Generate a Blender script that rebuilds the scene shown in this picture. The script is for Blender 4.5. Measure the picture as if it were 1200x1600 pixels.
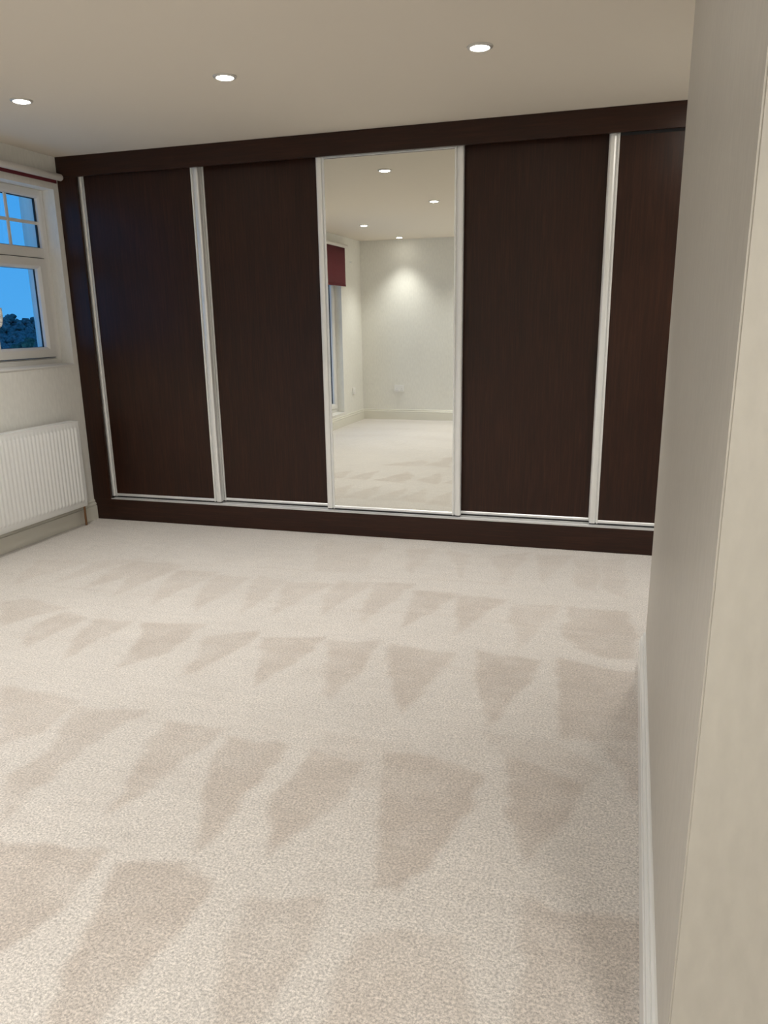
import bpy, bmesh, math, random
from mathutils import Vector, Matrix, noise
import numpy as np

for o in list(bpy.data.objects):
    bpy.data.objects.remove(o)
SC = bpy.context.scene
COL = SC.collection

# ------------------------------------------------------------------ camera
def look():
    yaw, pit, rol = -0.304627574, -0.269064306, -0.0160025040
    f = Vector((math.sin(yaw)*math.cos(pit), math.cos(yaw)*math.cos(pit), math.sin(pit)))
    r = Vector((math.cos(yaw), -math.sin(yaw), 0))
    u = r.cross(f)
    r2 = r*math.cos(rol) + u*math.sin(rol)
    u2 = -r*math.sin(rol) + u*math.cos(rol)
    return Matrix((r2, u2, -f)).transposed().to_4x4()
cam = bpy.data.cameras.new('camera')
cam.sensor_fit = 'VERTICAL'; cam.sensor_height = 36.0
cam.lens = 36.0*1225.56/1600.0
cam.shift_x = 0.609/1600.0
cam.shift_y = 39.765/1600.0
cam.clip_start = 0.02; cam.clip_end = 3000
co = bpy.data.objects.new('camera', cam); COL.objects.link(co)
m = look(); m.translation = Vector((3.65015, -4.65797, 1.34773))
co.matrix_world = m
SC.camera = co

# ------------------------------------------------------------------ view, sky
SC.view_settings.view_transform = 'Standard'
SC.view_settings.look = 'None'
SC.view_settings.gamma = 1.0
SC.view_settings.use_curve_mapping = False
SC.view_settings.exposure = 0.0

LAMP_POWER = 61.5          # each downlight
LAMP_COL = (1.0, 0.985, 0.935)
LENS_EMIT = 40.0
SKY = 1.0

w = bpy.data.worlds.new('dusk_sky'); SC.world = w; w.use_nodes = True
nt = w.node_tree; nt.nodes.clear()
tc = nt.nodes.new('ShaderNodeTexCoord'); sp = nt.nodes.new('ShaderNodeSeparateXYZ')
rp = nt.nodes.new('ShaderNodeValToRGB'); bg = nt.nodes.new('ShaderNodeBackground'); out = nt.nodes.new('ShaderNodeOutputWorld')
nt.links.new(tc.outputs['Generated'], sp.inputs[0]); nt.links.new(sp.outputs['Z'], rp.inputs[0])
rp.color_ramp.elements[0].position = 0.0; rp.color_ramp.elements[0].color = (0.09, 0.44, 0.97, 1)
e = rp.color_ramp.elements[1]; e.position = 0.25; e.color = (0.045, 0.36, 0.96, 1)
e = rp.color_ramp.elements.new(1.0); e.color = (0.03, 0.16, 0.55, 1)
nt.links.new(rp.outputs[0], bg.inputs[0]); bg.inputs[1].default_value = SKY
nt.links.new(bg.outputs[0], out.inputs[0])

# ------------------------------------------------------------------ materials
def mat(name):
    m = bpy.data.materials.new(name); m.use_nodes = True
    return m, m.node_tree, m.node_tree.nodes['Principled BSDF']
def lin(c):
    return tuple((v/12.92 if v <= .04045 else ((v+.055)/1.055)**2.4) for v in c) + (1,)
def srgb(r, g, b): return lin((r/255, g/255, b/255))
def plain(name, col, rough=.5, metal=0., bump=None, spec=.5):
    m, t, b = mat(name)
    b.inputs['Base Color'].default_value = col
    b.inputs['Roughness'].default_value = rough; b.inputs['Metallic'].default_value = metal
    b.inputs['Specular IOR Level'].default_value = spec
    if bump:
        sc, st, di = bump
        tcn = t.nodes.new('ShaderNodeTexCoord'); n = t.nodes.new('ShaderNodeTexNoise'); n.inputs['Scale'].default_value = sc
        n.inputs['Detail'].default_value = 4
        bp = t.nodes.new('ShaderNodeBump'); bp.inputs['Strength'].default_value = st; bp.inputs['Distance'].default_value = di
        t.links.new(tcn.outputs['Object'], n.inputs['Vector']); t.links.new(n.outputs['Fac'], bp.inputs['Height'])
        t.links.new(bp.outputs[0], b.inputs['Normal'])
    return m

def wall_mat(name, col, rough=.6):
    m, t, b = mat(name); L = t.links; N = t.nodes.new
    tcn = N('ShaderNodeTexCoord'); mp = N('ShaderNodeMapping'); mp.inputs['Scale'].default_value = (1, 1, .35)
    L.new(tcn.outputs['Object'], mp.inputs[0])
    n = N('ShaderNodeTexNoise'); n.inputs['Scale'].default_value = 55; n.inputs['Detail'].default_value = 5; L.new(mp.outputs[0], n.inputs['Vector'])
    n2 = N('ShaderNodeTexNoise'); n2.inputs['Scale'].default_value = 2.2; n2.inputs['Detail'].default_value = 3; L.new(tcn.outputs['Object'], n2.inputs['Vector'])
    r = N('ShaderNodeMapRange'); r.inputs[1].default_value = .3; r.inputs[2].default_value = .7; r.inputs[3].default_value = .955; r.inputs[4].default_value = 1.03
    L.new(n.outputs['Fac'], r.inputs[0])
    r2 = N('ShaderNodeMapRange'); r2.inputs[1].default_value = .3; r2.inputs[2].default_value = .7; r2.inputs[3].default_value = .98; r2.inputs[4].default_value = 1.02
    L.new(n2.outputs['Fac'], r2.inputs[0])
    mu = N('ShaderNodeMath'); mu.operation = 'MULTIPLY'; L.new(r.outputs[0], mu.inputs[0]); L.new(r2.outputs[0], mu.inputs[1])
    vm = N('ShaderNodeVectorMath'); vm.operation = 'SCALE'; vm.inputs[0].default_value = col[:3]; L.new(mu.outputs[0], vm.inputs['Scale'])
    L.new(vm.outputs[0], b.inputs['Base Color'])
    bp = N('ShaderNodeBump'); bp.inputs['Strength'].default_value = .18; bp.inputs['Distance'].default_value = .003
    L.new(n.outputs['Fac'], bp.inputs['Height']); L.new(bp.outputs[0], b.inputs['Normal'])
    b.inputs['Roughness'].default_value = rough; b.inputs['Specular IOR Level'].default_value = .3
    return m

def wood_mat(name, vertical, seed):
    m, t, b = mat(name); L = t.links; N = t.nodes.new
    tcn = N('ShaderNodeTexCoord'); mp = N('ShaderNodeMapping')
    mp.inputs['Location'].default_value = (seed*3.7, seed, seed*1.3)
    mp.inputs['Scale'].default_value = (1, 1, .045) if vertical else (.045, 1, 1)
    L.new(tcn.outputs['Object'], mp.inputs[0])
    n = N('ShaderNodeTexNoise'); n.inputs['Scale'].default_value = 95; n.inputs['Detail'].default_value = 6; n.inputs['Roughness'].default_value = .65
    L.new(mp.outputs[0], n.inputs['Vector'])
    mp2 = N('ShaderNodeMapping'); mp2.inputs['Location'].default_value = (seed*1.7, seed*.4, seed*2.3)
    mp2.inputs['Scale'].default_value = (1, 1, .16) if vertical else (.16, 1, 1)
    L.new(tcn.outputs['Object'], mp2.inputs[0])
    n2 = N('ShaderNodeTexNoise'); n2.inputs['Scale'].default_value = 5.5; n2.inputs['Detail'].default_value = 3; n2.inputs['Distortion'].default_value = .7
    L.new(mp2.outputs[0], n2.inputs['Vector'])
    mth = N('ShaderNodeMath'); mth.operation = 'MULTIPLY'; mth.inputs[1].default_value = 26; L.new(n2.outputs['Fac'], mth.inputs[0])
    sn = N('ShaderNodeMath'); sn.operation = 'SINE'; L.new(mth.outputs[0], sn.inputs[0])
    a = N('ShaderNodeMath'); a.operation = 'MULTIPLY_ADD'; a.inputs[1].default_value = .035; L.new(sn.outputs[0], a.inputs[0]); L.new(n.outputs['Fac'], a.inputs[2])
    r = N('ShaderNodeValToRGB'); L.new(a.outputs[0], r.inputs[0])
    r.color_ramp.elements[0].position = .22; r.color_ramp.elements[0].color = srgb(29, 15, 8)
    r.color_ramp.elements[1].position = .78; r.color_ramp.elements[1].color = srgb(63, 35, 21)
    e = r.color_ramp.elements.new(.5); e.color = srgb(46, 23, 13)
    L.new(r.outputs[0], b.inputs['Base Color'])
    b.inputs['Roughness'].default_value = .36
    b.inputs['Specular IOR Level'].default_value = .34
    bp = N('ShaderNodeBump'); bp.inputs['Strength'].default_value = .06; bp.inputs['Distance'].default_value = .001
    L.new(n.outputs['Fac'], bp.inputs['Height']); L.new(bp.outputs[0], b.inputs['Normal'])
    return m

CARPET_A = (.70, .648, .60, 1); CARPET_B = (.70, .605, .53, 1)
def carpet_mat():
    m, t, b = mat('beige_carpet'); L = t.links; N = t.nodes.new
    tcn = N('ShaderNodeTexCoord')
    def nz(sc, det, vec=None, rough=.5):
        n = N('ShaderNodeTexNoise'); n.inputs['Scale'].default_value = sc; n.inputs['Detail'].default_value = det
        n.inputs['Roughness'].default_value = rough
        L.new(vec or tcn.outputs['Object'], n.inputs['Vector']); return n.outputs['Fac']
    at = N('ShaderNodeAttribute'); at.attribute_name = 'pile'
    fl = nz(150, 3, rough=.8); mid = nz(45, 3); big = nz(2.3, 3)
    mp = N('ShaderNodeMapping'); mp.inputs['Scale'].default_value = (1.2, 7, 1); mp.inputs['Rotation'].default_value = (0, 0, .25)
    L.new(tcn.outputs['Object'], mp.inputs[0]); stk = nz(3.5, 4, mp.outputs[0])
    def mr(src, a, bb, c, d, clamp=True):
        r = N('ShaderNodeMapRange'); r.clamp = clamp
        for i, v in enumerate((a, bb, c, d)): r.inputs[i+1].default_value = v
        L.new(src, r.inputs[0]); return r.outputs[0]
    def mul(x, y):
        q = N('ShaderNodeMath'); q.operation = 'MULTIPLY'; L.new(x, q.inputs[0]); L.new(y, q.inputs[1]); return q.outputs[0]
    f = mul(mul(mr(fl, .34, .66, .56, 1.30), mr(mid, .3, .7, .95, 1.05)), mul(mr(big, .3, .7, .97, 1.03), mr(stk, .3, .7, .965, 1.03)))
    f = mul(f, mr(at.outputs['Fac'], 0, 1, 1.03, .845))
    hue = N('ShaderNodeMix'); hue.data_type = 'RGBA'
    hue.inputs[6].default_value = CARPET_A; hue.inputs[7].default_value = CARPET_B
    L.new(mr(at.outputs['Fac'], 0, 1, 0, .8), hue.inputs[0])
    vm = N('ShaderNodeVectorMath'); vm.operation = 'SCALE'; L.new(hue.outputs[2], vm.inputs[0]); L.new(f, vm.inputs['Scale'])
    L.new(vm.outputs[0], b.inputs['Base Color'])
    b.inputs['Roughness'].default_value = .95; b.inputs['Specular IOR Level'].default_value = .1
    b.inputs['Sheen Weight'].default_value = .7; b.inputs['Sheen Roughness'].default_value = .5
    bp = N('ShaderNodeBump'); bp.inputs['Strength'].default_value = .5; bp.inputs['Distance'].default_value = .004
    L.new(fl, bp.inputs['Height']); L.new(bp.outputs[0], b.inputs['Normal'])
    return m

def glass_mat():
    m = bpy.data.materials.new('window_glass'); m.use_nodes = True
    t = m.node_tree; t.nodes.clear(); N = t.nodes.new
    tr = N('ShaderNodeBsdfTransparent'); gl = N('ShaderNodeBsdfGlossy'); gl.inputs['Roughness'].default_value = .0
    fr = N('ShaderNodeFresnel'); ge = N('ShaderNodeNewGeometry'); ir = N('ShaderNodeMapRange'); ir.inputs[3].default_value = 1.45; ir.inputs[4].default_value = 1/1.45
    t.links.new(ge.outputs['Backfacing'], ir.inputs[0]); t.links.new(ir.outputs[0], fr.inputs[0])
    mx = N('ShaderNodeMixShader'); o = N('ShaderNodeOutputMaterial')
    tr.inputs[0].default_value = (.97, .985, .98, 1)
    t.links.new(fr.outputs[0], mx.inputs[0]); t.links.new(tr.outputs[0], mx.inputs[1]); t.links.new(gl.outputs[0], mx.inputs[2]); t.links.new(mx.outputs[0], o.inputs[0])
    return m
def lens_mat():
    m = bpy.data.materials.new('lit_lens'); m.use_nodes = True
    t = m.node_tree; t.nodes.clear()
    e = t.nodes.new('ShaderNodeEmission'); e.inputs[0].default_value = (1, .94, .84, 1); e.inputs[1].default_value = LENS_EMIT
    o = t.nodes.new('ShaderNodeOutputMaterial'); t.links.new(e.outputs[0], o.inputs[0]); return m

M = dict(
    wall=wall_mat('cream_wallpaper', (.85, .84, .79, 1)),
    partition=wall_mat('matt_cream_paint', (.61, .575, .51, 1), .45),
    ceiling=plain('white_ceiling', (.80, .735, .635, 1), .9, 0, (90, .05, .001), .1),
    gloss=plain('cream_gloss_trim', (.78, .76, .68, 1), .25),
    gloss_lit=plain('lit_gloss_trim', (.90, .90, .875, 1), .25),  # brighter copy of the trim; light from above is put into its colour
    upvc=plain('white_upvc', (.80, .79, .76, 1), .28),
    rad=plain('white_enamel', (.88, .885, .87, 1), .25),
    alu=plain('satin_aluminium', (.93, .94, .935, 1), .40, .5),
    alu2=plain('bright_aluminium', (.92, .925, .93, 1), .34, .6),
    mirror=plain('silvered_mirror', (.93, .945, .90, 1), 0.0, 1.),
    dark=plain('dark_void', (.012, .008, .006, 1), .8),
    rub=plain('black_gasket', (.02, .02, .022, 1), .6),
    copper=plain('aged_copper', (.30, .16, .08, 1), .4, .8),
    fabric=plain('burgundy_fabric', srgb(104, 34, 44), .85, 0, (600, .2, .0005)),
    blindw=plain('white_blind_tube', (.78, .75, .70, 1), .4),
    plast=plain('white_plastic', (.92, .915, .90, 1), .3),
    chrome=plain('white_trim_ring', (.62, .60, .56, 1), .3, .3),
    glass=glass_mat(), lens=lens_mat(), carpet=carpet_mat(),
    wv=wood_mat('dark_wenge_upright_grain', True, 1.0), wh=wood_mat('dark_wenge_level_grain', False, 2.0),
    leaf=plain('dusk_foliage', (.15, .20, .20, 1), .9), leafd=plain('dark_foliage', (.06, .10, .07, 1), .9),
    soil=plain('hillside_grass', (.04, .07, .05, 1), .95), bark=plain('bark', (.06, .045, .035, 1), .9),
)

def leafy(m, c0, c1, sc):
    t = m.node_tree; N = t.nodes.new; b = t.nodes['Principled BSDF']
    tcn = N('ShaderNodeTexCoord'); n = N('ShaderNodeTexNoise'); n.inputs['Scale'].default_value = sc; n.inputs['Detail'].default_value = 5; n.inputs['Roughness'].default_value = .7
    rr = N('ShaderNodeValToRGB'); rr.color_ramp.elements[0].position = .35; rr.color_ramp.elements[1].position = .65
    rr.color_ramp.elements[0].color = c0; rr.color_ramp.elements[1].color = c1
    t.links.new(tcn.outputs['Object'], n.inputs['Vector']); t.links.new(n.outputs['Fac'], rr.inputs[0]); t.links.new(rr.outputs[0], b.inputs['Base Color'])
leafy(M['leaf'], (.05, .09, .08, 1), (.22, .28, .26, 1), .55)
leafy(M['leafd'], (.02, .045, .03, 1), (.12, .19, .12, 1), 1.6)

# ------------------------------------------------------------------ mesh helpers
LOC = {}
def link(name, me, material, parent=None, loc=None):
    o = bpy.data.objects.new(name, me)
    if material: me.materials.append(material)
    COL.objects.link(o)
    base = LOC.get(parent.name, Vector((0, 0, 0))) if parent else Vector((0, 0, 0))
    if parent: o.parent = parent
    LOC[o.name] = base.copy()
    if loc is not None:                       # origin for a top-level mesh
        base = Vector(loc); LOC[o.name] = base; o.location = base
    me.transform(Matrix.Translation(-base))
    return o
def obj(name, bm, material, parent=None, loc=None, smooth=False, bevel=0):
    if bevel:
        bmesh.ops.bevel(bm, geom=[e for e in bm.edges], offset=bevel, segments=2, affect='EDGES', clamp_overlap=True)
    bmesh.ops.recalc_face_normals(bm, faces=bm.faces)
    me = bpy.data.meshes.new(name); bm.to_mesh(me); bm.free()
    if smooth:
        for p in me.polygons: p.use_smooth = True
    o = link(name, me, material, parent, loc)
    if smooth == 'angle': 
        try: me.set_sharp_from_angle(angle=math.radians(35))
        except Exception: pass
    return o
def thing(name, label, cat, loc, group=None):
    o = bpy.data.objects.new(name, None); COL.objects.link(o)
    o.empty_display_size = .05
    o.location = loc; LOC[o.name] = Vector(loc)
    o['label'] = label; o['category'] = cat
    if group: o['group'] = group
    return o
def struct(o): o['kind'] = 'structure'; return o
def box(bm, x0, x1, y0, y1, z0, z1):
    v = [bm.verts.new((x, y, z)) for x in (x0, x1) for y in (y0, y1) for z in (z0, z1)]
    for f in ((0, 1, 3, 2), (4, 6, 7, 5), (0, 4, 5, 1), (2, 3, 7, 6), (0, 2, 6, 4), (1, 5, 7, 3)):
        bm.faces.new([v[i] for i in f])
def boxes(*bs):
    bm = bmesh.new()
    for b in bs: box(bm, *b)
    return bm
def prism(prof, fn, s0, s1):
    """extrude closed profile; fn(u,v,s)->xyz"""
    bm = bmesh.new()
    a = [bm.verts.new(fn(u, v, s0)) for u, v in prof]; b = [bm.verts.new(fn(u, v, s1)) for u, v in prof]
    n = len(prof)
    for i in range(n): bm.faces.new((a[i], a[(i+1) % n], b[(i+1) % n], b[i]))
    bm.faces.new(a[::-1]); bm.faces.new(b)
    return bm
def cyl(bm, p0, p1, r, n=20, r1=None):
    p0 = Vector(p0); p1 = Vector(p1); d = (p1-p0).normalized()
    u = d.orthogonal().normalized(); w = d.cross(u); r1 = r if r1 is None else r1
    a = [bm.verts.new(p0+(u*math.cos(t)+w*math.sin(t))*r) for t in [2*math.pi*i/n for i in range(n)]]
    b = [bm.verts.new(p1+(u*math.cos(t)+w*math.sin(t))*r1) for t in [2*math.pi*i/n for i in range(n)]]
    for i in range(n): bm.faces.new((a[i], a[(i+1) % n], b[(i+1) % n], b[i]))
    bm.faces.new(a[::-1]); bm.faces.new(b)
def lathe(prof, c, n=48):
    """prof: (r,z) list, revolved about the z axis at c"""
    bm = bmesh.new(); rings = []
    for r, z in prof:
        if r < 1e-6: rings.append([bm.verts.new((c[0], c[1], z))]*n)
        else: rings.append([bm.verts.new((c[0]+r*math.cos(2*math.pi*i/n), c[1]+r*math.sin(2*math.pi*i/n), z)) for i in range(n)])
    for a, b in zip(rings, rings[1:]):
        for i in range(n):
            f = []
            for v in (a[i], a[(i+1) % n], b[(i+1) % n], b[i]):
                if v not in f: f.append(v)
            if len(f) > 2: bm.faces.new(f)
    return bm

H = 2.4
YB = -6.00                       # back wall (seen only in the mirror)
XR = 5.2                         # right wall near the camera
XA = 4.37                        # right wall of the alcove
PX = 3.768; PY0 = -3.614; PY1 = -1.589   # stub partition

# ------------------------------------------------------------------ room shell
# carpeted floor: pile leaning marks left by the vacuum cleaner, in floor metres
MARKS = [
 (0.45,[(0.32,-0.98),(0.65,-0.90),(0.51,-1.42)]),
 (0.4,[(0.68,-0.89),(0.91,-0.83),(0.71,-1.34)]),
 (0.6,[(0.90,-0.85),(1.16,-0.85),(1.04,-1.14),(0.92,-1.40),(0.88,-1.10)]),
 (0.6,[(1.02,-0.89),(1.24,-0.86),(1.16,-1.43),(1.06,-1.14)]),
 (0.65,[(1.24,-0.94),(1.51,-0.92),(1.42,-1.49),(1.31,-1.19)]),
 (0.65,[(1.48,-0.97),(1.73,-0.96),(1.68,-1.51),(1.57,-1.25)]),
 (0.65,[(1.74,-0.93),(1.94,-0.96),(1.93,-1.51),(1.83,-1.23)]),
 (0.6,[(1.93,-0.97),(2.20,-0.95),(2.08,-1.47)]),
 (0.6,[(2.21,-0.89),(2.40,-0.88),(2.31,-1.41),(2.24,-1.18)]),
 (0.6,[(2.20,-0.93),(2.37,-0.91),(2.30,-1.39)]),
 (0.7,[(2.40,-0.88),(2.62,-0.84),(2.53,-1.48),(2.47,-1.24)]),
 (0.85,[(2.65,-0.94),(2.89,-0.94),(2.73,-1.46),(2.68,-1.19)]),
 (0.8,[(2.88,-0.96),(3.13,-0.96),(2.97,-1.47),(2.92,-1.20)]),
 (0.6,[(3.16,-1.01),(3.40,-0.98),(3.27,-1.57),(3.19,-1.25)]),
 (0.85,[(3.43,-0.99),(3.71,-0.98),(3.74,-1.28),(3.74,-1.52),(3.63,-1.55),(3.49,-1.48),(3.44,-1.32)]),
 (0.5,[(2.40,-0.23),(2.57,-0.17),(2.56,-0.71)]),
 (0.5,[(2.64,-0.16),(2.81,-0.25),(2.84,-0.68)]),
 (0.5,[(2.93,-0.22),(3.14,-0.10),(3.07,-0.72)]),
 (0.5,[(3.18,-0.15),(3.40,-0.10),(3.26,-0.68)]),
 (0.5,[(3.40,-0.19),(3.54,-0.15),(3.55,-0.72),(3.43,-0.67)]),
 (0.45,[(3.55,-0.15),(3.68,-0.09),(3.69,-0.79),(3.58,-0.69)]),
 (0.4,[(2.08,-0.14),(2.23,-0.10),(2.29,-0.75)]),
 (0.35,[(1.78,-0.14),(2.08,-0.10),(2.29,-0.73),(2.02,-0.77)]),
 (0.8,[(0.73,-1.57),(1.05,-1.62),(0.90,-1.92),(0.67,-1.66)]),
 (0.7,[(1.06,-1.68),(1.23,-1.73),(1.19,-2.12),(1.07,-1.93)]),
 (0.8,[(1.27,-1.71),(1.47,-1.71),(1.45,-2.18),(1.33,-1.92)]),
 (0.9,[(1.53,-1.70),(1.83,-1.65),(1.83,-1.99),(1.73,-2.18),(1.61,-1.86)]),
 (0.7,[(1.91,-1.76),(2.11,-1.66),(2.13,-1.87),(2.01,-2.17),(1.96,-1.95)]),
 (0.85,[(2.15,-1.72),(2.43,-1.65),(2.41,-1.90),(2.33,-2.18),(2.23,-1.88)]),
 (0.85,[(2.47,-1.68),(2.67,-1.62),(2.69,-1.98),(2.66,-2.21),(2.53,-1.93)]),
 (0.75,[(2.45,-1.69),(2.68,-1.63),(2.69,-2.04),(2.64,-2.20)]),
 (0.8,[(2.72,-1.65),(3.02,-1.67),(2.98,-2.01),(2.94,-2.23),(2.84,-2.02)]),
 (1,[(3.09,-1.62),(3.37,-1.64),(3.33,-1.94),(3.25,-2.24),(3.19,-2.05)]),
 (1,[(3.43,-1.61),(3.73,-1.67),(3.75,-2.01),(3.75,-2.21),(3.63,-2.25),(3.49,-2.25),(3.47,-1.95)]),
 (0.7,[(1.37,-2.43),(1.78,-2.46),(1.78,-2.68),(1.70,-2.80)]),
 (0.7,[(1.78,-2.50),(2.05,-2.46),(2.00,-2.75),(1.94,-2.94),(1.89,-2.82)]),
 (0.75,[(1.88,-2.96),(1.90,-2.80),(1.92,-2.68),(1.99,-2.71),(2.02,-2.99),(2.02,-3.14)]),
 (0.75,[(2.17,-2.50),(2.40,-2.50),(2.37,-2.68),(2.31,-3.05),(2.22,-2.80)]),
 (0.9,[(2.41,-2.54),(2.64,-2.54),(2.64,-2.90),(2.63,-3.12),(2.50,-2.85)]),
 (0.85,[(2.73,-2.55),(2.93,-2.57),(2.91,-2.82),(2.82,-3.08),(2.72,-2.81)]),
 (1,[(2.96,-2.49),(3.12,-2.47),(3.28,-2.54),(3.30,-2.71),(3.25,-2.90),(3.20,-3.09),(3.13,-3.11),(3.05,-2.84)]),
 (1,[(3.35,-2.41),(3.51,-2.46),(3.60,-2.50),(3.58,-2.62),(3.51,-2.83),(3.46,-2.91),(3.41,-2.77)]),
 (1,[(1.98,-3.24),(2.23,-3.19),(2.40,-3.17),(2.42,-3.39),(2.39,-3.54),(2.32,-3.58)]),
 (1,[(2.46,-3.20),(2.62,-3.16),(2.74,-3.21),(2.72,-3.44),(2.72,-3.67),(2.63,-3.70),(2.54,-3.50)]),
 (0.6,[(2.84,-3.21),(3.02,-3.17),(3.05,-3.35),(3.01,-3.58),(2.93,-3.60),(2.87,-3.40)]),
 (0.55,[(3.13,-3.24),(3.37,-3.20),(3.43,-3.45),(3.15,-3.54)]),
 (0.75,[(3.46,-3.05),(3.76,-3.04),(3.75,-3.36),(3.49,-3.44),(3.52,-3.21)]),
 (0.7,[(3.61,-2.17),(3.76,-1.98),(3.76,-2.58),(3.72,-2.52)]),
 (0.35,[(2.71,-2.43),(3.01,-2.42),(3.15,-2.51),(3.13,-2.66),(2.89,-2.73),(2.80,-2.66)]),
 (0.35,[(3.24,-2.28),(3.47,-2.29),(3.64,-2.39),(3.58,-2.59),(3.40,-2.49)]),

]
def pip(px, py, poly):
    inside = np.zeros(px.shape, bool); n = len(poly)
    for i in range(n):
        x0, y0 = poly[i]; x1, y1 = poly[(i+1) % n]
        if y0 == y1: continue
        c = ((y0 > py) != (y1 > py)) & (px < (x1-x0)*(py-y0)/(y1-y0)+x0)
        inside ^= c
    return inside
def segdist(px, py, poly):
    d = np.full(px.shape, 9.); n = len(poly)
    for i in range(n):
        x0, y0 = poly[i]; x1, y1 = poly[(i+1) % n]
        dx, dy = x1-x0, y1-y0; t = np.clip(((px-x0)*dx+(py-y0)*dy)/(dx*dx+dy*dy+1e-9), 0, 1)
        d = np.minimum(d, np.hypot(px-x0-t*dx, py-y0-t*dy))
    return d
def make_floor():
    st = .01
    nx = int(XR/st)+1; ny = int((.66-YB)/st)+1
    gx, gy = np.meshgrid(np.linspace(0, XR, nx), np.linspace(YB, .66, ny))
    X = gx.ravel(); Y = gy.ravel()
    # wobble so that the outlines of the marks are not ruler straight
    wx = X+.006*np.sin(Y*17+X*7)+.003*np.sin(Y*47-X*23); wy = Y+.006*np.sin(X*19-Y*9)+.003*np.sin(X*41+Y*33)
    rs = np.random.RandomState(4)
    def smooth_noise(sc):
        g = rs.rand(int(7/sc)+4, int(7/sc)+4); u = X/sc; v = (Y-YB)/sc
        i = u.astype(int); j = v.astype(int); fu = u-i; fv = v-j; fu = fu*fu*(3-2*fu); fv = fv*fv*(3-2*fv)
        return (g[i, j]*(1-fu)+g[i+1, j]*fu)*(1-fv)+(g[i, j+1]*(1-fu)+g[i+1, j+1]*fu)*fv
    wx += .022*(smooth_noise(.07)-.5)+.012*(smooth_noise(.025)-.5); wy += .022*(smooth_noise(.07)-.5)+.012*(smooth_noise(.025)-.5)
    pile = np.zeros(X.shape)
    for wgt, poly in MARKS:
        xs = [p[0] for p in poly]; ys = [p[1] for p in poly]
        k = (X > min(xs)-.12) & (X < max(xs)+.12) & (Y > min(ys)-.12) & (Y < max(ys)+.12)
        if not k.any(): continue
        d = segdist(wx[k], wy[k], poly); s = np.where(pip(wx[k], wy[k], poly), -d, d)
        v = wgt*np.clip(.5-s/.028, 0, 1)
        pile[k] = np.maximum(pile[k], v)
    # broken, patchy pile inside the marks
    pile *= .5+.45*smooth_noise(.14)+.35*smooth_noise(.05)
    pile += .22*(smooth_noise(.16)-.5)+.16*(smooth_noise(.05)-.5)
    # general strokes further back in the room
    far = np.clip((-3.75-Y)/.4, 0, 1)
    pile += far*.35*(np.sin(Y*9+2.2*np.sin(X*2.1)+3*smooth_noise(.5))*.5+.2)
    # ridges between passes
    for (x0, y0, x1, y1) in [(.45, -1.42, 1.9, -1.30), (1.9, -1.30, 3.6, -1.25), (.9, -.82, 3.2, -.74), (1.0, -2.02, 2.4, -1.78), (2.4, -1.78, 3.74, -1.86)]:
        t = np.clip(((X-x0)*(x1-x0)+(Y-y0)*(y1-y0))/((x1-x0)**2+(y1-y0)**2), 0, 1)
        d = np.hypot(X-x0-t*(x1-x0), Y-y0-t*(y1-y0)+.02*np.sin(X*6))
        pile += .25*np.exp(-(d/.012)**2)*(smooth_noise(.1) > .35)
    Z = .002*(smooth_noise(.05)-.5)
    me = bpy.data.meshes.new('floor')
    nv = nx*ny; me.vertices.add(nv)
    co_ = np.stack([X, Y, Z], 1).astype(np.float32).ravel(); me.vertices.foreach_set('co', co_)
    ii, jj = np.meshgrid(np.arange(nx-1), np.arange(ny-1)); a = (jj*nx+ii).ravel()
    q = np.stack([a, a+1, a+1+nx, a+nx], 1).astype(np.int32)
    nf = len(q); me.loops.add(nf*4); me.polygons.add(nf)
    me.loops.foreach_set('vertex_index', q.ravel()); me.polygons.foreach_set('loop_start', np.arange(0, nf*4, 4, dtype=np.int32))
    me.update(calc_edges=True); me.validate()
    me.polygons.foreach_set('use_smooth', np.ones(nf, bool))
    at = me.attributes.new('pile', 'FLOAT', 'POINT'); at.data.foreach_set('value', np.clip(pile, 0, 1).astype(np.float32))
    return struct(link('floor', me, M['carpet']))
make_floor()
struct(obj('ceiling', boxes((-.3, XR+.1, YB-.1, .8, H, H+.1)), M['ceiling']))
struct(obj('wall_back', boxes((-.3, XR+.1, YB-.1, YB, -.05, H)), M['wall']))
struct(obj('wall_right', boxes((XR, XR+.1, YB, PY0, -.05, H)), M['wall']))
struct(obj('wall_front', boxes((-.3, 4.6, .66, .76, -.05, H)), M['wall']))
struct(obj('wall_alcove', boxes((XA, XA+.1, PY1, .66, -.05, H)), M['wall']))
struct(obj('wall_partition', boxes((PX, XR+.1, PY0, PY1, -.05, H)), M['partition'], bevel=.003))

# left wall with two window openings
W1 = (-1.31, -.045, 1.085, 2.2)
W2 = (-5.21, -3.50, .165, 2.2)
TH = .28
struct(obj('wall_left', boxes(
    (-TH, 0, YB, W2[0], -.05, H), (-TH, 0, W2[1], W1[0], -.05, H), (-TH, 0, W1[1], .66, -.05, H),
    (-TH, 0, W2[0], W2[1], -.05, W2[2]), (-TH, 0, W2[0], W2[1], W2[3], H),
    (-TH, 0, W1[0], W1[1], -.05, W1[2]), (-TH, 0, W1[0], W1[1], W1[3], H)), M['wall']))

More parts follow.
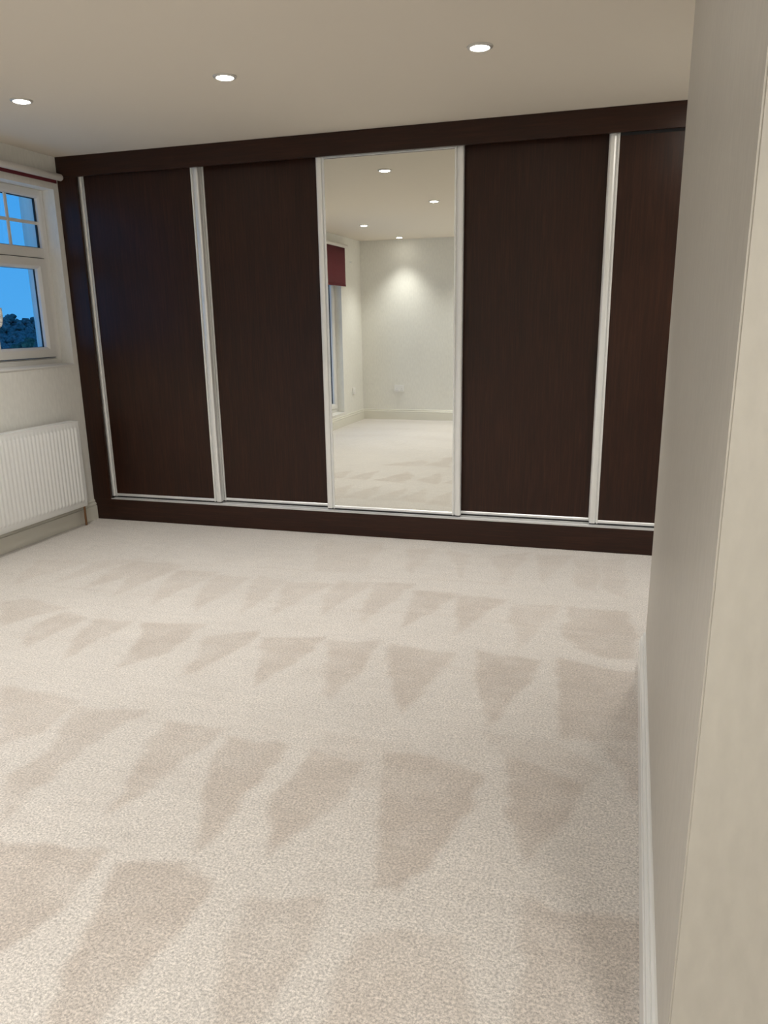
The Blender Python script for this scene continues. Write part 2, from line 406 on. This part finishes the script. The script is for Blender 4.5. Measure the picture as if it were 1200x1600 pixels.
# skirting boards, mitred sweep of an ogee profile: (offset from wall, height)
SK = [(0, 0), (.021, 0), (.021, .096), (.020, .099), (.0145, .100), (.0145, .104), (.0185, .106), (.017, .114), (.013, .121), (.0115, .1225), (.0065, .123), (.0065, .1265), (.010, .128), (.009, .136), (.004, .142), (0, .142)]
def skirting(name, pts, mt='gloss'):
    """pts: wall line, room on the left-hand side of the direction of travel"""
    bm = bmesh.new(); P = [Vector((x, y, 0)) for x, y in pts]; rows = []
    for i, p in enumerate(P):
        def nrm(a, b): d = (b-a).normalized(); return Vector((-d.y, d.x, 0))
        if i == 0: n = nrm(P[0], P[1])
        elif i == len(P)-1: n = nrm(P[-2], P[-1])
        else:
            a, b = nrm(P[i-1], p), nrm(p, P[i+1]); n = (a+b)/(1+a.dot(b))
        rows.append([bm.verts.new(p+n*u+Vector((0, 0, v))) for u, v in SK])
    for a, b in zip(rows, rows[1:]):
        for k in range(len(SK)-1): bm.faces.new((a[k], a[k+1], b[k+1], b[k]))
    bm.faces.new(rows[0]); bm.faces.new(rows[-1][::-1])
    o = struct(obj(name, bm, M[mt])); return o
skirting('baseboard_left', [(0, -.0004), (0, YB), (2.6, YB)])
skirting('baseboard_back', [(2.6, YB), (XR, YB), (XR, PY0)])
skirting('baseboard_partition', [(XR, PY0), (PX, PY0), (PX, PY1), (XA, PY1)], 'gloss_lit')

# ------------------------------------------------------------------ windows
def frame_rect(y0, y1, z0, z1, wy0, wy1, wz0, wz1, x0, x1):
    return boxes((x0, x1, y0, y0+wy0, z0, z1), (x0, x1, y1-wy1, y1, z0, z1), (x0, x1, y0+wy0, y1-wy1, z0, z0+wz0), (x0, x1, y0+wy0, y1-wy1, z1-wz1, z1))
def ring(name, y0, y1, z0, z1, prof, material, parent):
    """mitred frame: prof = (inset, x) closed list"""
    bm = bmesh.new(); rows = []
    for sy, sz, Y, Z in ((1, 1, y0, z0), (-1, 1, y1, z0), (-1, -1, y1, z1), (1, -1, y0, z1)):
        rows.append([bm.verts.new((x, Y+sy*i, Z+sz*i)) for i, x in prof])
    for k in range(4):
        a, b = rows[k], rows[(k+1) % 4]
        for j in range(len(prof)): bm.faces.new((a[j], a[(j+1) % len(prof)], b[(j+1) % len(prof)], b[j]))
    return obj(name, bm, material, parent)
def profile(w, xf, xb, lip=.008):
    return [(0, xb), (0, xf-.004), (.004, xf), (w-lip-.006, xf), (w-.004, xf-lip), (w, xf-lip-.006), (w, xb)]

win = thing('window_1', 'x', 'window', (-.12, -.68, 1.085)); del win['label'], win['category']; struct(win)
XF, XBK = -.090, -.160
fr = ring('window_frame', W1[0], W1[1], W1[2]+.008, W1[3], profile(.052, XF, XBK), M['upvc'], win)
MZ0, MZ1 = 1.777, 1.842         # transom
obj('transom', boxes((XBK, XF, W1[0]+.05, W1[1]-.05, MZ0, MZ1)), M['upvc'], win, bevel=.004)
obj('mullion', boxes((XBK, XF-.002, -.71, -.652, W1[2]+.05, MZ0+.01)), M['upvc'], win, bevel=.004)
obj('mullion', boxes((XBK, XF-.002, -.71, -.652, MZ1-.01, W1[3]-.05)), M['upvc'], win, bevel=.004)
for (a, b) in ((-1.258, -.712), (-.650, -.108)):
    s = ring('casement_sash', a, b, 1.150, MZ0-.001, profile(.066, XF+.008, XBK+.006, .012), M['upvc'], win)
    obj('gasket', frame_rect(a-.003, b+.003, 1.147, MZ0+.002, .004, .004, .004, .004, XF-.004, XF+.0015), M['rub'], s)
    obj('pane', boxes((-.128, -.124, a+.06, b-.06, 1.21, MZ0-.06)), M['glass'], s)
    ring('glazing_bead', a+.062, b-.062, 1.212, MZ0-.063, [(0, -.13), (0, -.118), (.006, -.118), (.006, -.13)], M['rub'], s)
    # handle on the inner (left) stile
    hy = a+.022 if b > -.2 else b-.022
    hb = bmesh.new(); box(hb, XF+.008, XF+.020, hy-.013, hy+.013, 1.31, 1.38)
    h = obj('window_handle', hb, M['plast'], s, bevel=.004)
    hb = bmesh.new(); cyl(hb, (XF+.018, hy, 1.355), (XF+.048, hy, 1.355), .010)
    prev = None
    pts = [(XF+.048, hy, 1.355), (XF+.054, hy+.006, 1.375), (XF+.055, hy+.012, 1.41), (XF+.052, hy+.014, 1.46)]
    for p, q in zip(pts, pts[1:]): cyl(hb, p, q, .0105, 14)
    obj('lever', hb, M['plast'], h, smooth=True)
for (a, b) in ((-1.258, -.712), (-.650, -.099)):
    f2 = obj('pane', boxes((-.128, -.124, a-.005, b+.005, MZ1-.005, W1[3]-.05)), M['glass'], win)
    mid = (a+b)/2 if b < -.5 else -.366
    obj('glazing_bar', boxes((-.116, -.104, mid-.011, mid+.011, MZ1-.002, W1[3]-.05)), M['upvc'], win, bevel=.003)
    obj('glazing_bar', boxes((-.1155, -.1045, a-.003, b+.003, 1.985, 2.005)), M['upvc'], win, bevel=.003)
    ring('glazing_bead', a, b, MZ1, W1[3]-.051, [(0, -.13), (0, -.116), (.005, -.116), (.005, -.13)], M['rub'], win)
# sloping sill board
sl = prism([(-.095, 1.086), (-.095, 1.108), (-.012, 1.1), (.004, 1.096), (.004, 1.086)], lambda u, v, s: (u, s, v), W1[0]+.001, W1[1]-.001)
obj('window_sill', sl, M['upvc'], win)

win2 = thing('window_2', 'x', 'window', (-.12, -4.4, .165)); del win2['label'], win2['category']; struct(win2)
ring('window_frame', W2[0], W2[1], W2[2]+.02, W2[3], profile(.052, XF, XBK), M['upvc'], win2)
obj('mullion', boxes((XBK, XF, -4.35, -4.29, W2[2]+.06, W2[3]-.05)), M['upvc'], win2, bevel=.004)
for (a, b) in ((W2[0]+.05, -4.352), (-4.288, W2[1]-.05)):
    s = ring('casement_sash', a, b, W2[2]+.07, W2[3]-.05, profile(.066, XF+.008, XBK+.006, .012), M['upvc'], win2)
    obj('pane', boxes((-.128, -.124, a+.06, b-.06, W2[2]+.13, W2[3]-.11)), M['glass'], s)
    ring('glazing_bead', a+.062, b-.062, W2[2]+.132, W2[3]-.112, [(0, -.13), (0, -.118), (.006, -.118), (.006, -.13)], M['rub'], s)
sl = prism([(-.095, W2[2]+.001), (-.095, W2[2]+.022), (.004, W2[2]+.012), (.004, W2[2]+.001)], lambda u, v, s: (u, s, v), W2[0]+.001, W2[1]-.001)
obj('window_sill', sl, M['upvc'], win2)

# ------------------------------------------------------------------ roller blinds
def blind(label, y0, y1, ztube, drop, xt=.045, fy=.022):
    t = thing('roller_blind', label, 'blind', (0, (y0+y1)/2, ztube-.04))
    r = .021
    bm = bmesh.new(); n = 24; rows = []
    ys = [y0-.012, y0-.008, y0, y1, y1+.008, y1+.012]; rr = [.35, .8, 1, 1, .8, .35]
    for yy, k in zip(ys, rr):
        rows.append([bm.verts.new((xt+r*k*math.cos(2*math.pi*i/n), yy, ztube+r*k*math.sin(2*math.pi*i/n))) for i in range(n)])
    for a, b in zip(rows, rows[1:]):
        for i in range(n): bm.faces.new((a[i], a[(i+1) % n], b[(i+1) % n], b[i]))
    bm.faces.new(rows[0]); bm.faces.new(rows[-1])
    obj('headrail', bm, M['blindw'], t, smooth='angle')
    for yy in (y0+.02, y1-.03):
        obj('bracket', boxes((.0005, xt, yy, yy+.012, ztube-.012, ztube+.012)), M['blindw'], t, bevel=.001)
    # cloth with a hem bar
    cb = bmesh.new(); m_ = 40; zt = ztube-.010; xb = xt-.017
    a = [cb.verts.new((xb+.0006*math.sin(i*.9), y0+fy+(y1-y0-2*fy)*i/m_, zt)) for i in range(m_+1)]
    b = [cb.verts.new((xb+.002*math.sin(i*.35), y0+fy+(y1-y0-2*fy)*i/m_, drop)) for i in range(m_+1)]
    for i in range(m_): cb.faces.new((a[i], a[i+1], b[i+1], b[i]))
    c = obj('fabric', cb, M['fabric'], t, smooth=True)
    md = c.modifiers.new('thickness', 'SOLIDIFY'); md.thickness = .0012
    hb = boxes((xb-.004, xb+.004, y0+fy, y1-fy, drop-.012, drop+.012))
    obj('hem_bar', hb, M['fabric'], c, bevel=.0015)
    return t
blind('white roller blind with burgundy cloth rolled right up above the radiator window', -1.36, -.022, 2.272, 2.246)
blind('burgundy roller blind pulled part way down over the low window near the back corner', -5.335, -3.38, 2.275, 1.80)

# ------------------------------------------------------------------ radiator
rad = thing('radiator', 'long white fluted panel radiator hung on the wall below the window', 'radiator', (.06, -.8, .15))
RY0, RY1, RZ0, RZ1 = -1.40, -.203, .147, .730
pitch = .0333
def rib(y):
    u = ((y-RY1+.022) / pitch) % 1.0
    d = abs(u-.5)*2                    # 0 at rib centre
    return max(0., min(1., (0.62-d)/.26))
bm = bmesh.new()
ys = []
y = RY0
ny_ = int((RY1-RY0)/(pitch/14)); ys = [RY0+(RY1-RY0)*i/ny_ for i in range(ny_+1)]
zs = [(RZ0, -1), (RZ0+.004, 0), (RZ0+.034, 0), (RZ0+.040, .0), (RZ0+.046, .75), (RZ0+.054, 1), (RZ1-.05, 1), (RZ1-.042, .75), (RZ1-.036, 0), (RZ1-.005, 0), (RZ1-.001, -.5)]
rows = []
for z, k in zs:
    row = []
    for yy in ys:
        edge = min(yy-RY0, RY1-yy)
        rb = rib(yy) if edge > .018 else 0
        x = .104 + (.009*rb*max(k, 0)) + (.0 if k >= 0 else .004*k)
        if edge < .001: x -= .004
        row.append(bm.verts.new((x, yy, z)))
    rows.append(row)
for a, b in zip(rows, rows[1:]):
    for i in range(len(ys)-1): bm.faces.new((a[i], a[i+1], b[i+1], b[i]))
fp = obj('front_panel', bm, M['rad'], rad, smooth=True)
md = fp.modifiers.new('thickness', 'SOLIDIFY'); md.thickness = .0015; md.offset = 0
obj('back_panel', boxes((.034, .042, RY0+.01, RY1-.01, RZ0, RZ1-.012)), M['rad'], rad, bevel=.002)
# convector fins between the panels
fb = bmesh.new(); yy = RY0+.03
while yy < RY1-.03:
    box(fb, .0425, .100, yy, yy+.0012, RZ0+.03, RZ1-.04); yy += .0167
obj('convector_fins', fb, M['rad'], rad)
gb = boxes((.030, .040, RY0-.002, RY1+.002, RZ1-.004, RZ1+.002), (.094, .1045, RY0-.002, RY1+.002, RZ1-.004, RZ1+.002))
yy = RY0
while yy < RY1-.01:
    box(gb, .040, .094, yy, yy+.011, RZ1-.003, RZ1+.001); yy += .0165
box(gb, .040, .094, RY1-.012, RY1+.002, RZ1-.0035, RZ1+.0015)
obj('top_grille', gb, M['rad'], rad)
for a in (RY0-.003, RY1+.001):
    obj('side_cover', boxes((.032, .1035, a, a+.002, RZ0+.02, RZ1)), M['rad'], rad)
for a in (-1.25, -.42):
    obj('bracket', boxes((.0005, .034, a, a+.03, .25, .64)), M['rad'], rad)
pb = bmesh.new(); cyl(pb, (.062, -.190, .001), (.062, -.190, .170), .0075, 16)
obj('copper_pipe', pb, M['copper'], rad, smooth='angle')
pb = bmesh.new(); cyl(pb, (.062, -.190, .168), (.062, -.190, .215), .013, 16); cyl(pb, (.062, -.190, .19), (.062, -.215, .19), .010, 16)
obj('valve', pb, M['alu2'], rad, smooth='angle')

# ------------------------------------------------------------------ wardrobe
ward = thing('fitted_wardrobe', 'wall-wide dark brown sliding-door wardrobe with silver stiles and one mirror door', 'wardrobe', (2.2, .3, 0))
XE = XA-.002
obj('fascia', boxes((.001, XE, 0, .019, 2.276, H-.001)), M['wh'], ward, bevel=.0008)
obj('plinth', boxes((.001, XE, 0, .02, .001, .150), (.001, XE, .02, .18, .130, .150)), M['wh'], ward, bevel=.0008)
obj('side_post', boxes((.001, .145, .0, .019, .150, 2.275), (.001, .110, .019, .18, .150, 2.275)), M['wv'], ward, bevel=.0008)
obj('carcass', boxes((.003, XE-.001, .60, .618, .15, H-.002), (.003, .021, .2, .60, .15, H-.002), (XE-.02, XE-.002, .2, .60, .15, H-.002), (.003, XE-.002, .2, .618, .1, .128), (.003, XE-.002, .19, .618, H-.02, H-.002)), M['dark'], ward)
# aluminium tracks
tr = bmesh.new()
box(tr, .146, XE-.002, .002, .125, .1503, .1530)
for yy in (.002, .046, .091, .123): box(tr, .146, XE-.002, yy, yy+.0025, .1525, .1565)
obj('bottom_track', tr, M['alu2'], ward)
tr = bmesh.new(); box(tr, .146, XE-.002, .022, .122, 2.332, 2.335)
for yy in (.022, .072, .118): box(tr, .146, XE-.002, yy, yy+.002, 2.322, 2.332)
obj('top_track', tr, M['dark'], ward)

def stile(x0, x1, yf, lip_right, z0=.1605, z1=2.3):
    """C-shaped aluminium handle profile; lip_right: the thin lip that grips the panel is on the +x side"""
    w = x1-x0
    P = [(0, .034), (0, .006), (.003, .002), (.010, 0), (.024, .001), (.032, .0035), (.0345, .006), (.0355, .013), (.0405, .013), (.0412, .004), (.0425, .002), (w-.001, .002), (w, .004), (w, .034)]
    P = [(u, v) for u, v in P]
    pts = [((x0+u) if lip_right else (x1-u), yf+v) for u, v in P]
    return prism(pts, lambda a, b, s: (a, b, s), z0, z1)
DOORS = [  # x0, x1, front plane, mirror?, top
    (.121, 1.006, .035, False, 2.302), (.970, 1.842, .080, False, 2.318), (1.790, 2.677, .035, True, 2.275), (2.610, 3.505, .080, False, 2.318), (3.460, 4.354, .035, False, 2.266)]
SW = .051
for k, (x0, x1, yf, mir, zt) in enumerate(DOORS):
    zb = .184
    if mir:
        d = obj('sliding_door', boxes((x0+SW-.004, x1-SW+.004, yf+.008, yf+.012, zb, zt)), M['mirror'], ward)
        d['label'] = 'full-height mirror door'
        obj('backing_board', boxes((x0+SW-.004, x1-SW+.004, yf+.0125, yf+.024, zb, zt)), M['dark'], d)
    else:
        d = obj('sliding_door', boxes((x0+SW-.004, x1-SW+.004, yf+.008, yf+.026, zb, zt)), M['wv'], ward)
    obj('stile', stile(x0, x0+SW, yf, True, .166, 2.318), M['alu'], d)
    obj('stile', stile(x1-SW, x1, yf, False, .166, 2.318), M['alu'], d)
    rail = prism([(yf+.006, .1680), (yf+.003, .171), (yf+.003, .1815), (yf+.006, .1860), (yf+.028, .1860), (yf+.028, .1680)], lambda u, v, s: (s, u, v), x0+SW, x1-SW)
    obj('bottom_rail', rail, M['alu2'], d)
    obj('gap_shade_strip', boxes((x0+.002, x1-.002, yf+.009, yf+.030, .1567, .1679)), M['rub'], d)  # black strip standing in for the shade beneath the door
    if mir: obj('top_rail', boxes((x0+SW, x1-SW, yf+.003, yf+.028, 2.2725, 2.30)), M['alu'], d, bevel=.001)
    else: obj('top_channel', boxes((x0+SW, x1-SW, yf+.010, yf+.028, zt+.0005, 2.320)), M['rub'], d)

# ------------------------------------------------------------------ downlights
def downlight(x, y, label, group=None, k=1.0, tilt=0):
    t = thing('ceiling_downlight', label, 'downlight', (x, y, H), group)
    c = (x, y)
    obj('trim_ring', lathe([(.038*k, H-.0005), (.0375*k, H-.004), (.039*k, H-.0075), (.044*k, H-.008), (.050*k, H-.0055), (.053*k, H-.0015), (.053*k, H-.0005)], c), M['chrome'], t, smooth=True)
    obj('lens', lathe([(.0372*k, H-.002), (.0365*k, H-.006), (.030*k, H-.0095), (.018*k, H-.012), (0, H-.013)], c), M['lens'], t, smooth=True)
    ld = bpy.data.lights.get('downlight_beam')
    if not ld:
        ld = bpy.data.lights.new('downlight_beam', 'SPOT'); ld.energy = LAMP_POWER; ld.color = LAMP_COL
        ld.spot_size = math.radians(100); ld.spot_blend = 1.0; ld.shadow_soft_size = .06
    lo = bpy.data.objects.new('beam', ld); COL.objects.link(lo); lo.parent = t; lo.location = (0, 0, -.045); lo.rotation_euler.x = math.radians(tilt)
    return t
CX = (.755, 1.848, 2.985); CY = (-1.155, -2.78, -4.29, -5.74)
LBL = {(0, 0): 'recessed downlight nearest the left-hand window, leftmost on the ceiling',
       (1, 0): 'recessed downlight in the middle of the ceiling row in front of the wardrobe',
       (2, 0): 'recessed downlight nearest the partition, rightmost on the ceiling',
       (1, 1): 'lit downlight seen in the mirror, right of the other three reflected ones',
       (0, 2): 'lit downlight seen in the mirror, leftmost of those reflected',
       (0, 3): 'lit downlight seen in the mirror, closest to the far wall'}
for j, yy in enumerate(CY):
    for i, xx in enumerate(CX):
        if (i, j) == (2, 1): continue      # the partition side of the room has no lamp here
        if j >= 1 and i == 0: xx = .635
        if j == 1 and i == 1: xx = 1.82
        if (i, j) in LBL: downlight(xx, yy, LBL[(i, j)], tilt=10 if j == 3 else 0)
        else: downlight(xx, yy, 'lit downlight in the same ceiling grid, outside the photographed view', 'downlights outside the view')
for yy in CY[2:]: downlight(3.98 if yy > -5 else 4.22, yy+.07 if yy > -5 else yy, 'lit downlight in the same ceiling grid, outside the photographed view', 'downlights outside the view')
downlight(4.0, -.60, 'wide lamp added unseen in the alcove behind the partition, for the sheen on the end door', None, 2.7)  # unseen lamp, added and widened to give the end door its sheen

# ------------------------------------------------------------------ sockets and fixing, seen in the mirror
def socket(label, cx, cz, wall, gangs):
    wd = .146 if gangs == 2 else .086
    if wall == 'back': f = lambda a, d, z: (cx+a, YB+d, cz+z); loc = (cx, YB, cz)
    else: f = lambda a, d, z: (d, cx+a, cz+z); loc = (0, cx, cz)
    t = thing('wall_socket', label, 'socket', loc)
    def bx(a0, a1, d0, d1, z0, z1):
        bm = bmesh.new(); p, q = f(a0, d0, z0), f(a1, d1, z1)
        box(bm, min(p[0], q[0]), max(p[0], q[0]), min(p[1], q[1]), max(p[1], q[1]), min(p[2], q[2]), max(p[2], q[2])); return bm
    obj('face_plate', bx(-wd/2, wd/2, .001, .016, -.043, .043), M['plast'], t, bevel=.003)
    cs = (-.036, .036) if gangs == 2 else (0,)
    for c in cs:
        s = -1 if c < 0 else 1
        obj('switch', bx(c*.35-.008 if gangs == 2 else -.008, c*.35+.008 if gangs == 2 else .008, .016, .0195, .012, .032), M['plast'], t, bevel=.0012)
        bm = bmesh.new()
        for (a, z, ww, hh) in ((c, -.002, .003, .009), (c-.011, -.022, .008, .0045), (c+.011, -.022, .008, .0045)):
            b2 = bx(a-ww/2, a+ww/2, .0158, .0163, z-hh/2, z+hh/2)
            me_ = bpy.data.meshes.new('tmp'); b2.to_mesh(me_); b2.free(); bm.from_mesh(me_); bpy.data.meshes.remove(me_)
        obj('pin_holes', bm, M['rub'], t)
socket('white double wall socket low on the far wall, seen in the mirror', .543, .435, 'back', 2)
socket('small white single wall socket beside the low window, seen in the mirror', -5.59, .43, 'left', 1)
hk = thing('wall_hook', 'tiny dark fixing high on the wall beside the burgundy blind', 'hook', (0, -5.58, 2.10))
obj('back_plate', boxes((.0005, .004, -5.59, -5.57, 2.08, 2.12)), M['alu'], hk, bevel=.001)
hb = bmesh.new()
pts = [(.003, -5.58, 2.105), (.018, -5.58, 2.10), (.024, -5.58, 2.106), (.025, -5.58, 2.115)]
for p, q in zip(pts, pts[1:]): cyl(hb, p, q, .003, 10)
obj('hook_arm', hb, M['alu'], hk, smooth=True)

# ------------------------------------------------------------------ outside: wooded hillside beyond the window
random.seed(7)
def blob(bm, c, r, sub=2, seed=0):
    m0 = len(bm.verts)
    res = bmesh.ops.create_icosphere(bm, subdivisions=sub, radius=1)
    for v in res['verts']:
        n = noise.noise(v.co*2.3+Vector((seed*3.1, seed, seed*.7)))*.55+noise.noise(v.co*5.5+Vector((seed, 0, seed*2)))*.45
        v.co = Vector(c)+Vector((v.co.x*r, v.co.y*r, v.co.z*r*.85))*(1+n)
hill = bmesh.new()
gv = {}
for i in range(12):
    for j in range(24):
        x = -330-i*12; y = 300+j*18
        z = -22+ i*2.6
        gv[i, j] = hill.verts.new((x, y, z))
for i in range(11):
    for j in range(23): hill.faces.new((gv[i, j], gv[i, j+1], gv[i+1, j+1], gv[i+1, j]))
for i in range(12):
    pass
struct(obj('hillside', hill, M['soil']))
wb = bmesh.new()
for k in range(1100):
    t = random.random(); x = -334-t*112
    y = 370 + random.random()*230
    ridge = 2.2*math.sin(y*.13)+1.5*math.sin(y*.37+1)+random.uniform(-.5, 1.2) + (random.random() > .5)*random.uniform(.5, 3.2)*(t > .88)
    z = -22+(-330-x)/12*2.6 + 1.5
    if t > .75: z += ridge
    blob(wb, (x, y, z), random.uniform(1.7, 3.4)*(1+.35*math.sin(y*.21)*(t > .7)), 2, k)
wd_ = obj('woodland', wb, M['leaf'], smooth=True)
wd_['kind'] = 'stuff'; wd_['label'] = 'hazy wooded hillside beyond the left-hand window'; wd_['category'] = 'woodland'
def tree(x, y, ztop, r, label, seed):
    t = thing('tree', label, 'tree', (x, y, -14))
    bm = bmesh.new(); cyl(bm, (x, y, -14), (x, y, ztop-r), .35, 10, .15); obj('trunk', bm, M['bark'], t)
    bm = bmesh.new(); random.seed(seed)
    for k in range(26):
        a = random.random()*6.28; q = random.random()**.6*r*.8
        blob(bm, (x+q*math.cos(a), y+q*math.sin(a), ztop-r*.9+random.uniform(-1.6, .55)*r*(1-q/r*.6)), r*random.uniform(.22, .36), 2, seed+k)
    obj('crown', bm, M['leafd'], t, smooth=True)
tree(-100, 114.2, .15, 2.6, 'larger dark bushy tree low in the window view, nearest the handle', 3)
tree(-104, 126, -1.2, 2.0, 'smaller dark tree low in the window view, nearest the window frame', 11)
